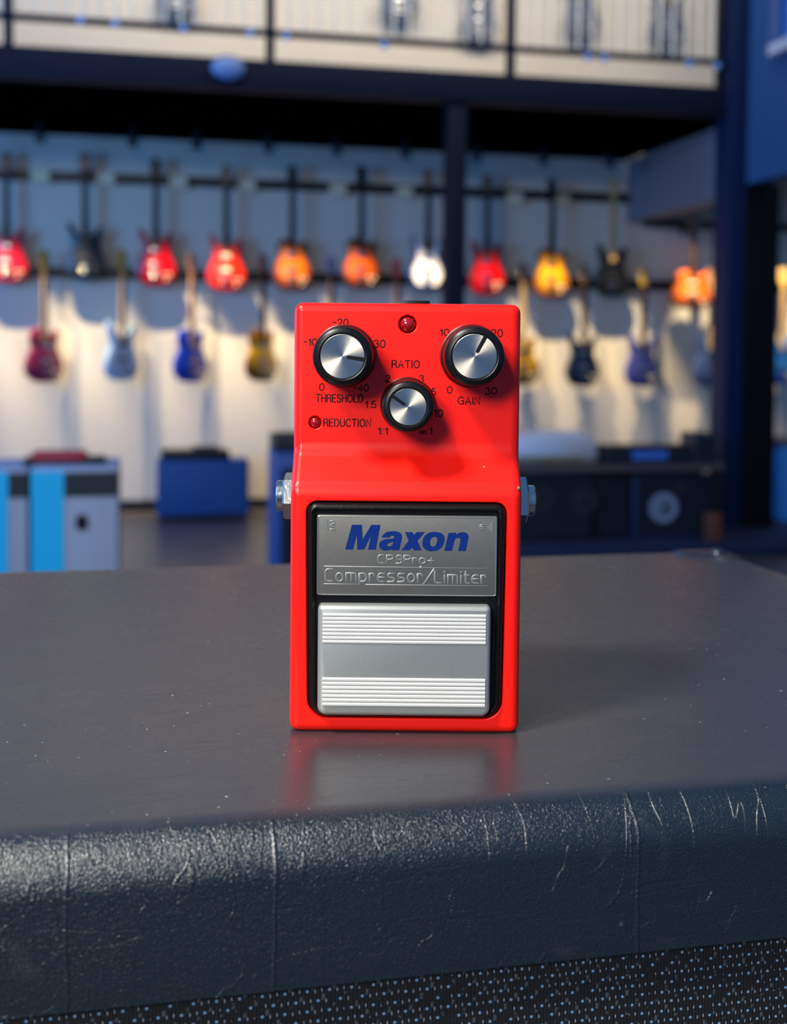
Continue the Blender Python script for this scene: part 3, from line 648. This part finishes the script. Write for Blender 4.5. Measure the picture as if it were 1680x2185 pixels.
for sx in (-1, 1):
    for sy in (-1, 1):
        if sy < 0 and sx > 0: continue
        bm = bmesh.new(); bx(bm, -hw-.0012, hw+.0012, -hd-.0012, hd+.0012, ZT-.2, ZT+.0012)
        o = fin(bm, 'corner_protector', M_cor, cab); md = o.modifiers.new('b', 'BEVEL'); md.width = .013; md.segments = 8
        bm = bmesh.new(); bmesh.ops.create_icosphere(bm, subdivisions=4, radius=.036 if sy > 0 else .001, matrix=Matrix.Translation((sx*hw, sy*hd, ZT))); c = fin(bm, 'cut', None)
        mb = o.modifiers.new('c', 'BOOLEAN'); mb.object = c; mb.operation = 'INTERSECT'; mb.solver = 'EXACT'
        apply_mods(o); bpy.data.objects.remove(c)
        if not o.data.polygons or sy < 0: bpy.data.objects.remove(o); continue
        for p_ in o.data.polygons: p_.use_smooth = True
        o.data.set_sharp_from_angle(angle=radians(40))
        bm = bmesh.new(); lathe(bm, [(.0045, 0), (.004, .0015), (.002, .0024)], 14, c=(sx*(hw-.016), sy*(hd-.022), ZT+.001)); fin(bm, 'screw', M_cor, o, 50)
for sx in (-.26, .26):
    for sy in (-.12, .12):
        bm = bmesh.new(); lathe(bm, [(.022, 0), (.025, .03), (.025, .034)], 16, c=(sx, sy, 0)); fin(bm, 'foot', M_blk, cab, 50)

# ================================================================== PEDAL
ped = empty('effects_pedal', PED, 'small red effects pedal standing upright on the black cabinet, three knobs at its top', 'effects pedal', rz=-AL)
ax = Vector((cos(AL), -sin(AL), 0)); ay = Vector((sin(AL), cos(AL), 0))
def PP(x, y, yo=0.):
    """point of the photo on the pedal's own plane at depth yo (mm) -> local x, z in metres"""
    v = ray(x, y); t = ((PED-CAM).dot(ay)+yo/1000)/v.dot(ay); q = CAM+v*t-PED
    return q.dot(ax), q.z
def PX(x, yo=0., y=1100): return PP(x, y, yo)[0]
def PZ(y, yo=0., x=862): return PP(x, y, yo)[1]
UF = 9.5                       # depth of the control face behind the lower face, mm
ztop = PZ(647, UF); zr1 = PZ(962, UF); zr0 = PZ(1042, 0)
hw = .0337; hwt = hw+.0002; dep = .042
# the enclosure: side profile swept across, bevelled, with the switch recess cut out
prof = [(0, 0), (0, zr0), (UF/1000, zr1), (UF/1000, ztop), (dep, ztop), (dep, 0)]
bm = bmesh.new()
A_ = [bm.verts.new((-hw, y, z)) for y, z in prof]; B_ = [bm.verts.new((hw, y, z)) for y, z in prof]
ring_faces(bm, [A_, B_]); bm.faces.new(A_[::-1]); bm.faces.new(B_)
body = fin(bm, 'enclosure', M_red, ped)
md = body.modifiers.new('b', 'BEVEL'); md.width = .0027; md.segments = 6; md.limit_method = 'ANGLE'; md.angle_limit = radians(15)
bxl, bxr = PX(654), PX(1082); bzt, bzb = PZ(1071), PZ(1533)
op = rounded(bxl, bxr, bzb, bzt, (.0058, .0058, .0032, .0032), 8, taper=.0006)
bm = bmesh.new(); slab(bm, op, [-.01, .006], [0, 0])
for X, Y, r in ((870, 692, 18.5), (672.5, 901.5, 13)):
    x, z = PP(X, Y, UF); lathe(bm, [(r/7.12e3, -.020), (r/7.12e3, .001)], 32, ax='y', c=(x, -.004, z))
c = fin(bm, 'cut', None)
mb = body.modifiers.new('c', 'BOOLEAN'); mb.object = c; mb.operation = 'DIFFERENCE'; mb.solver = 'EXACT'
apply_mods(body); bpy.data.objects.remove(c)
m2 = body.modifiers.new('b2', 'BEVEL'); m2.width = .00045; m2.segments = 2; m2.limit_method = 'ANGLE'; m2.angle_limit = radians(55)
wn_ = body.modifiers.new('w', 'WEIGHTED_NORMAL'); wn_.keep_sharp = True
for p_ in body.data.polygons: p_.use_smooth = True
apply_mods(body)
box('base_plate', mat('black_base_plate', (20, 20, 22), .5), -hw+.001, hw-.001, dep-.0005, dep+.0022, .001, ztop-.001, ped, .0006)
for s in (-1, 1):
    for z in (.012, ztop-.012):
        bm = bmesh.new(); lathe(bm, [(.004, 0), (.0035, .0016)], 16, ax='y', c=(s*.024, dep+.0038, z)); fin(bm, 'rubber_foot', M_blk, ped, 50)
# black pad in the recess
pad = rounded(bxl+.0003, bxr-.0003, bzb+.0003, bzt-.0003, (.0055, .0055, .0029, .0029), 8, taper=.0006)
bm = bmesh.new(); slab(bm, pad, [.0008, -.0004, -.0012, -.0013, -.0008, .0003, .0004], [0, .0003, .0009, .0013, .0019, .0023, .0035]); fin(bm, 'black_surround', M_black, ped, 50)
# name plate
nx0, nx1, nzt, nzb = PX(677), PX(1062.5), PZ(1099), PZ(1271)
bm = bmesh.new(); slab(bm, rounded(nx0, nx1, nzb, nzt, .0007, 4), [.001, -.0006, -.0009, -.00095], [0, 0, .0002, .0004]); npl = fin(bm, 'name_plate', M_plate, ped, 45)
yp = -.00095
# plate rim line
bm = bmesh.new(); T_ = lambda a, b, c_: (a, yp-c_, b)
q = rounded(nx0+.0004, nx1-.0004, nzb+.0004, nzt-.0004, .0006, 4); stroke(bm, q+[q[0]], .0003, .00010, T_); fin(bm, 'raised_rim', mat('bright_rim', (190, 190, 182), .3, metal=.9), npl, 60)
def letters(name, polys, m, ox, oy, par):
    cu = bpy.data.curves.new(name, 'CURVE'); cu.dimensions = '2D'; cu.fill_mode = 'BOTH'; cu.extrude = .00004
    for pl in polys:
        sp = cu.splines.new('POLY'); sp.points.add(len(pl)-1); sp.use_cyclic_u = True
        for i, (a, b) in enumerate(pl):
            x, z = PP(ox+a/12, oy+b/12, yp*1000); sp.points[i].co = (x*1000, z*1000, 0, 1)
    cu.extrude = .04
    o = bpy.data.objects.new(name, cu); COL.objects.link(o); bpy.context.view_layer.update()
    me = bpy.data.meshes.new_from_object(o.evaluated_get(bpy.context.evaluated_depsgraph_get())); bpy.data.objects.remove(o)
    for v in me.vertices: v.co = (v.co.x/1000, yp-.00004+v.co.z/1000, v.co.y/1000)
    me.materials.clear(); return link(name, me, m, par)
z1 = (730, 1110); z2 = (865, 1110)
letters('letter_m', [[(85, 745), (255, 115), (510, 118), (528, 492), (750, 118), (985, 122), (862, 752), (668, 750), (738, 405), (560, 750), (392, 750), (380, 380), (278, 748)]], M_blue, *z1, npl)
letters('letter_a', [[(1015, 442), (1040, 395), (1085, 342), (1160, 297), (1270, 280), (1400, 286), (1475, 312), (1522, 355), (1538, 420), (1520, 530), (1490, 650), (1468, 765), (1275, 765), (1262, 748), (1235, 752), (1180, 768), (1100, 775), (1020, 755), (968, 705), (948, 640), (960, 580), (1010, 525), (1090, 492), (1180, 480), (1270, 472), (1325, 455), (1340, 425), (1325, 400), (1275, 395), (1235, 410), (1218, 440)],
                     [(1318, 555), (1240, 568), (1175, 600), (1150, 632), (1168, 662), (1210, 672), (1260, 655), (1300, 610)]], M_blue, *z1, npl)
letters('letter_x', [[(-5, 303), (182, 305), (228, 378), (295, 303), (505, 305), (310, 525), (420, 768), (222, 770), (172, 695), (108, 765), (-100, 765), (88, 525)]], M_blue, *z2, npl)
letters('letter_o', [smooth_loop([(705, 298), (850, 310), (950, 350), (1000, 420), (1005, 500), (985, 600), (930, 690), (840, 760), (720, 790), (610, 785), (520, 750), (455, 680), (440, 600), (455, 480), (500, 400), (590, 330)], 3),
                     smooth_loop([(750, 420), (800, 440), (820, 490), (805, 580), (770, 650), (710, 675), (655, 650), (635, 600), (640, 520), (680, 450)], 3)], M_blue, *z2, npl)
letters('letter_n', [[(1110, 325), (1310, 320), (1295, 378), (1370, 325), (1450, 308), (1540, 312), (1600, 350), (1620, 400), (1615, 470), (1580, 640), (1548, 785), (1355, 785), (1400, 580), (1415, 510), (1400, 465), (1365, 450), (1315, 455), (1270, 490), (1245, 570), (1220, 680), (1198, 780), (1000, 782), (1060, 530)]], M_blue, *z2, npl)
M_emb = mat('embossed_plate', (138, 143, 140), .45, metal=.6)
yq = yp+.00002
def embw(name, keys, X0, X1, Yt, Yb, gap): word(name, keys, PX(X0), PX(X1), PZ(Yb, 0), PZ(Yt, 0), (.00064 if Yb-Yt > 20 else .0005), .00009, yq, M_emb, npl, gap)
embw('model_lettering', ['cC', 'cP', 'c9', 'cP', 'r', 'o', '+'], 808, 928, 1184, 1201, .26)
embw('embossed_word', ['cC', 'o', 'm', 'p', 'r', 'e', 's', 's', 'o', 'r'], 696, 903, 1215, 1240.5, .3)
embw('embossed_slash', ['/'], 908, 925, 1215, 1243, .1)
embw('embossed_word', ['cL', 'i', 'm', 'i', 't', 'e', 'r'], 929.5, 1038, 1217, 1242, .3)
bm = bmesh.new()
for (X0, X1, Y0, Y1) in ((692, 1040, 1207, 1212), (692, 768, 1244.5, 1245.5), (781, 1040, 1246, 1249)):
    stroke(bm, [PP(X0, Y0), PP(X1, Y1)], .0003, .00008, lambda a, b, c_: (a, yq-c_, b))
fin(bm, 'embossed_line', M_emb, npl, 60)
# OUT / IN arrows
def flat(bm, pts, y, t=.00006): slab(bm, pts, [y-t, y+.0002], [0, 0])
bm = bmesh.new(); flat(bm, [PP(*p) for p in ((686, 1119), (700, 1132), (700, 1106))], yp, .00012); fin(bm, 'out_arrow', M_emb, npl)
bm = bmesh.new(); flat(bm, [PP(*p) for p in ((1052, 1110), (1040, 1124), (1051, 1137))], yp, .00012); fin(bm, 'in_arrow', M_emb, npl)
def vword(name, keys, X0, X1, Yt, Yb):      # lettering turned a quarter, reading upwards
    tot = sum(G[k][0] for k in keys)+.25*(len(keys)-1); cx = 0; bm = bmesh.new()
    xa, zb = PP(X0, Yb); xb, zt_ = PP(X1, Yt)
    for k in keys:
        for s in G[k][1]: stroke(bm, [(xb-(xb-xa)*b, zb+(cx+a)/tot*(zt_-zb)) if False else (xa+(xb-xa)*b, zt_-(cx+a)/tot*(zt_-zb)) for a, b in s], .00034, .00014, lambda a, b, c_: (a, yq-c_, b))
        cx += G[k][0]+.25
    fin(bm, name, M_emb, npl, 60)
vword('out_lettering', ['O', 'U', 'T'], 705, 715, 1110, 1131)
vword('in_lettering', ['I', 'N'], 1024, 1035, 1119, 1130)
bm = bmesh.new(); x, z = PP(898.5, 1209); bmesh.ops.create_icosphere(bm, subdivisions=2, radius=.0004, matrix=Matrix.Translation((x, yp, z)) @ Matrix.Diagonal((1.2, .35, .8, 1))); fin(bm, 'dent', mat('bright_dent', (250, 245, 225), .25, metal=.9), npl, 60)

# footswitch treadle with two ribbed bands
tx0, tx1, tzt, tzb = PX(681), PX(1049.5), PZ(1287.5), PZ(1522)
bm = bmesh.new(); slab(bm, rounded(tx0, tx1, tzb, tzt, (.0026, .0026, .0015, .0015), 6), [.001, -.0018, -.0025, -.0030, -.0032], [0, 0, .0002, .0007, .0013]); trd = fin(bm, 'footswitch_treadle', M_silver, ped, 45)
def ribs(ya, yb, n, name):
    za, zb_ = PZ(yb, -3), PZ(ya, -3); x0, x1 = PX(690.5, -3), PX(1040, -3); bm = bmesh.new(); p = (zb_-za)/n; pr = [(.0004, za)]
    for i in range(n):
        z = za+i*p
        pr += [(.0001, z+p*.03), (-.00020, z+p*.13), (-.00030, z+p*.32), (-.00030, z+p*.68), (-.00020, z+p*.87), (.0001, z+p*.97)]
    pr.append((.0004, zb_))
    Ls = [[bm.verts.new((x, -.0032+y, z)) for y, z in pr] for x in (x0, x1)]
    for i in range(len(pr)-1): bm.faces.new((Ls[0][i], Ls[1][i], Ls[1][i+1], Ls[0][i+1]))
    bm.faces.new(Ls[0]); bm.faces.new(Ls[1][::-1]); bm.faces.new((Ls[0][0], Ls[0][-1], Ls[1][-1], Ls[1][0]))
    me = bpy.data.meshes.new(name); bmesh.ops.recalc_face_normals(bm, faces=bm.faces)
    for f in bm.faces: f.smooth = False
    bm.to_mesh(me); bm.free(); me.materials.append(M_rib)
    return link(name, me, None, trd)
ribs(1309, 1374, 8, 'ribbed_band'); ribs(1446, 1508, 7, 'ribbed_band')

# printed scale and words on the control face
yf = UF/1000-.00001
for nm, ks, X0, X1, Yt, Yb in (
    ('dial_number', ['-', '2', '0'], 711, 743, 680.5, 696), ('dial_number', ['-', '1', '0'], 649, 676, 722.5, 737), ('dial_number', ['-', '3', '0'], 787, 822, 725.5, 741),
    ('dial_number', ['0'], 682, 692, 818.5, 833), ('dial_number', ['-', '4', '0'], 754.8, 786.3, 820, 834.8), ('threshold_lettering', list('THRESHOLD'), 675, 774, 841.5, 857.5),
    ('reduction_lettering', list('REDUCTION'), 691, 791, 894, 909.5), ('ratio_lettering', list('RATIO'), 837, 895, 769, 784.5), ('gain_lettering', list('GAIN'), 978, 1024, 847, 862.5),
    ('dial_number', ['1', '.', '5'], 780, 802.5, 856, 870), ('dial_number', ['1', ':', '1'], 807, 827, 912.5, 927), ('dial_number', ['2'], 823.5, 832.5, 801, 814.5), ('dial_number', ['3'], 895, 904, 801, 815),
    ('dial_number', ['5'], 920.5, 930, 829, 843), ('dial_number', ['1', '0'], 926, 945, 874, 889), ('dial_number', ['inf', ':', '1'], 896, 921.5, 912.5, 927),
    ('dial_number', ['1', '0'], 939, 958.5, 702, 716), ('dial_number', ['2', '0'], 1048.5, 1072.5, 703, 718.5), ('dial_number', ['0'], 954.5, 965, 824.5, 839), ('dial_number', ['3', '0'], 1036, 1060, 827, 841)):
    word(nm, ks, PX(X0, UF, Yb), PX(X1, UF, Yb), PZ(Yb, UF, X0), PZ(Yt, UF, X0), .00034, .00003, yf, M_ink, ped, .24 if len(ks) > 3 else .2)

# LEDs
for X, Y, r in ((870, 692, 16.5), (672.5, 901.5, 12)):
    x, z = PP(X, Y, UF); R_ = r/7.12e3; bm = bmesh.new()
    lathe(bm, [(R_, -.003), (R_, -.0009)]+[(R_*cos(radians(a)), -.0009+R_*.8*sin(radians(a))) for a in range(15, 90, 15)]+[(R_*.06, -.0009+R_*.8)], 32, ax='y', c=(x, UF/1000, z)); fin(bm, 'indicator_light', M_led, ped, 60)

# knobs
def knob(X, Y, rdisc, rring, ang, hgt):
    k = UF-hgt*1000; sc = (PP(X+100, Y, k)[0]-PP(X, Y, k)[0])/100
    x, z = PP(X, Y, k); rd, rr = rdisc*sc, rring*sc
    bm = bmesh.new(); f = lambda i, r, h: r*(1-.022*(i % 2)) if .0015 < h < hgt-.0012 and r > rr*.97 else r
    lathe(bm, [(rr*1.06, 0), (rr*1.06, .0010), (rr*1.035, .0013), (rr*1.03, .0016), (rr*1.0, hgt-.0014), (rr*.985, hgt-.0009), (rr*.93, hgt-.0003), (rr*.80, hgt+.0001), (rd*1.03, hgt), (rd*1.01, hgt-.0005)], 144, ax='z', rj=f)
    o = fin(bm, 'knob', M_knob, ped, 35); o.location = (x, UF/1000, z); o.rotation_euler = (radians(90), 0, 0)
    bm = bmesh.new(); lathe(bm, [(rd*1.0, hgt-.0008), (rd*1.0, hgt-.0001), (rd*.98, hgt)], 96); dsk = fin(bm, 'aluminium_inlay', M_spun, o, 30)
    bm = bmesh.new(); lathe(bm, [(rr*1.10, 0), (rr*1.10, .0004), (rr*1.07, .0006)], 64)
    fin(bm, 'washer', mat('dark_red_washer', (120, 10, 12), .3), o, 40)
    w = .00062*rd/.0066*1.0; bm = bmesh.new()
    pts = [(rd*1.02, -w), (rd*1.02, w), (rd*.28, w*.9)]+[(rd*.24-w*.7*sin(t), w*.85*cos(t)) for t in (radians(45), radians(90), radians(135))]+[(rd*.28, -w*.9)]
    ca, sa = cos(radians(ang)), sin(radians(ang))
    vs_ = [[bm.verts.new((a*ca-b*sa, a*sa+b*ca, hh)) for a, b in pts] for hh in (hgt-.0007, hgt+.00006)]
    ring_faces(bm, vs_); bm.faces.new(vs_[0][::-1]); bm.faces.new(vs_[1]); fin(bm, 'pointer', M_knob, o)
    return o
knob(731, 760.5, 47.7, 64.5, -8, .0145); knob(1013.5, 760.5, 48, 64.5, 62, .0145); knob(871.3, 868.3, 39.6, 56, 146, .0145)

# side jacks with hexagon nuts
for s in (-1, 1):
    zc = PZ(1060, 17)-(.0008 if s > 0 else 0); j = bpy.data.objects.new('jack_socket', None)
    bm = bmesh.new(); lathe(bm, [(.0047, .0), (.0047, .0052), (.0042, .0056), (.0032, .0056), (.0032, .002)], 40, ax='x', c=(0, 0, 0))
    for v in bm.verts: v.co.x *= s
    jo = fin(bm, 'jack_socket', M_chrome, ped, 40); jo.location = (s*hw, .017, zc)
    bm = bmesh.new(); prof_ = [(.0066, 0), (.0072, .0005), (.0072, .0028), (.0066, .0033)]
    lathe(bm, prof_, 6, ax='x'); 
    for v in bm.verts: v.co.x *= s
    bmesh.ops.rotate(bm, verts=bm.verts, cent=(0, 0, 0), matrix=Matrix.Rotation(radians(30 if s > 0 else 12), 3, 'X'))
    fin(bm, 'hex_nut', M_chrome, jo, 25)
# power socket above the top edge
px0, px1 = PX(857, 14, 645), PX(917, 14, 645)
box('power_socket', M_knob, px0, px1, .012, .022, ztop-.002, PZ(641, 12), ped, .0003)
# paint chips
for X, Y, r in ((1111.5, 1043, .0006), (1096, 1521, .0004)):
    x, z = PP(X-1, Y); bm = bmesh.new(); bmesh.ops.create_icosphere(bm, subdivisions=2, radius=r, matrix=Matrix.Translation((x-.0003, .0008, z)) @ Matrix.Diagonal((1, 1.1, 1.2, 1))); fin(bm, 'paint_chip', M_steel, ped, 60)
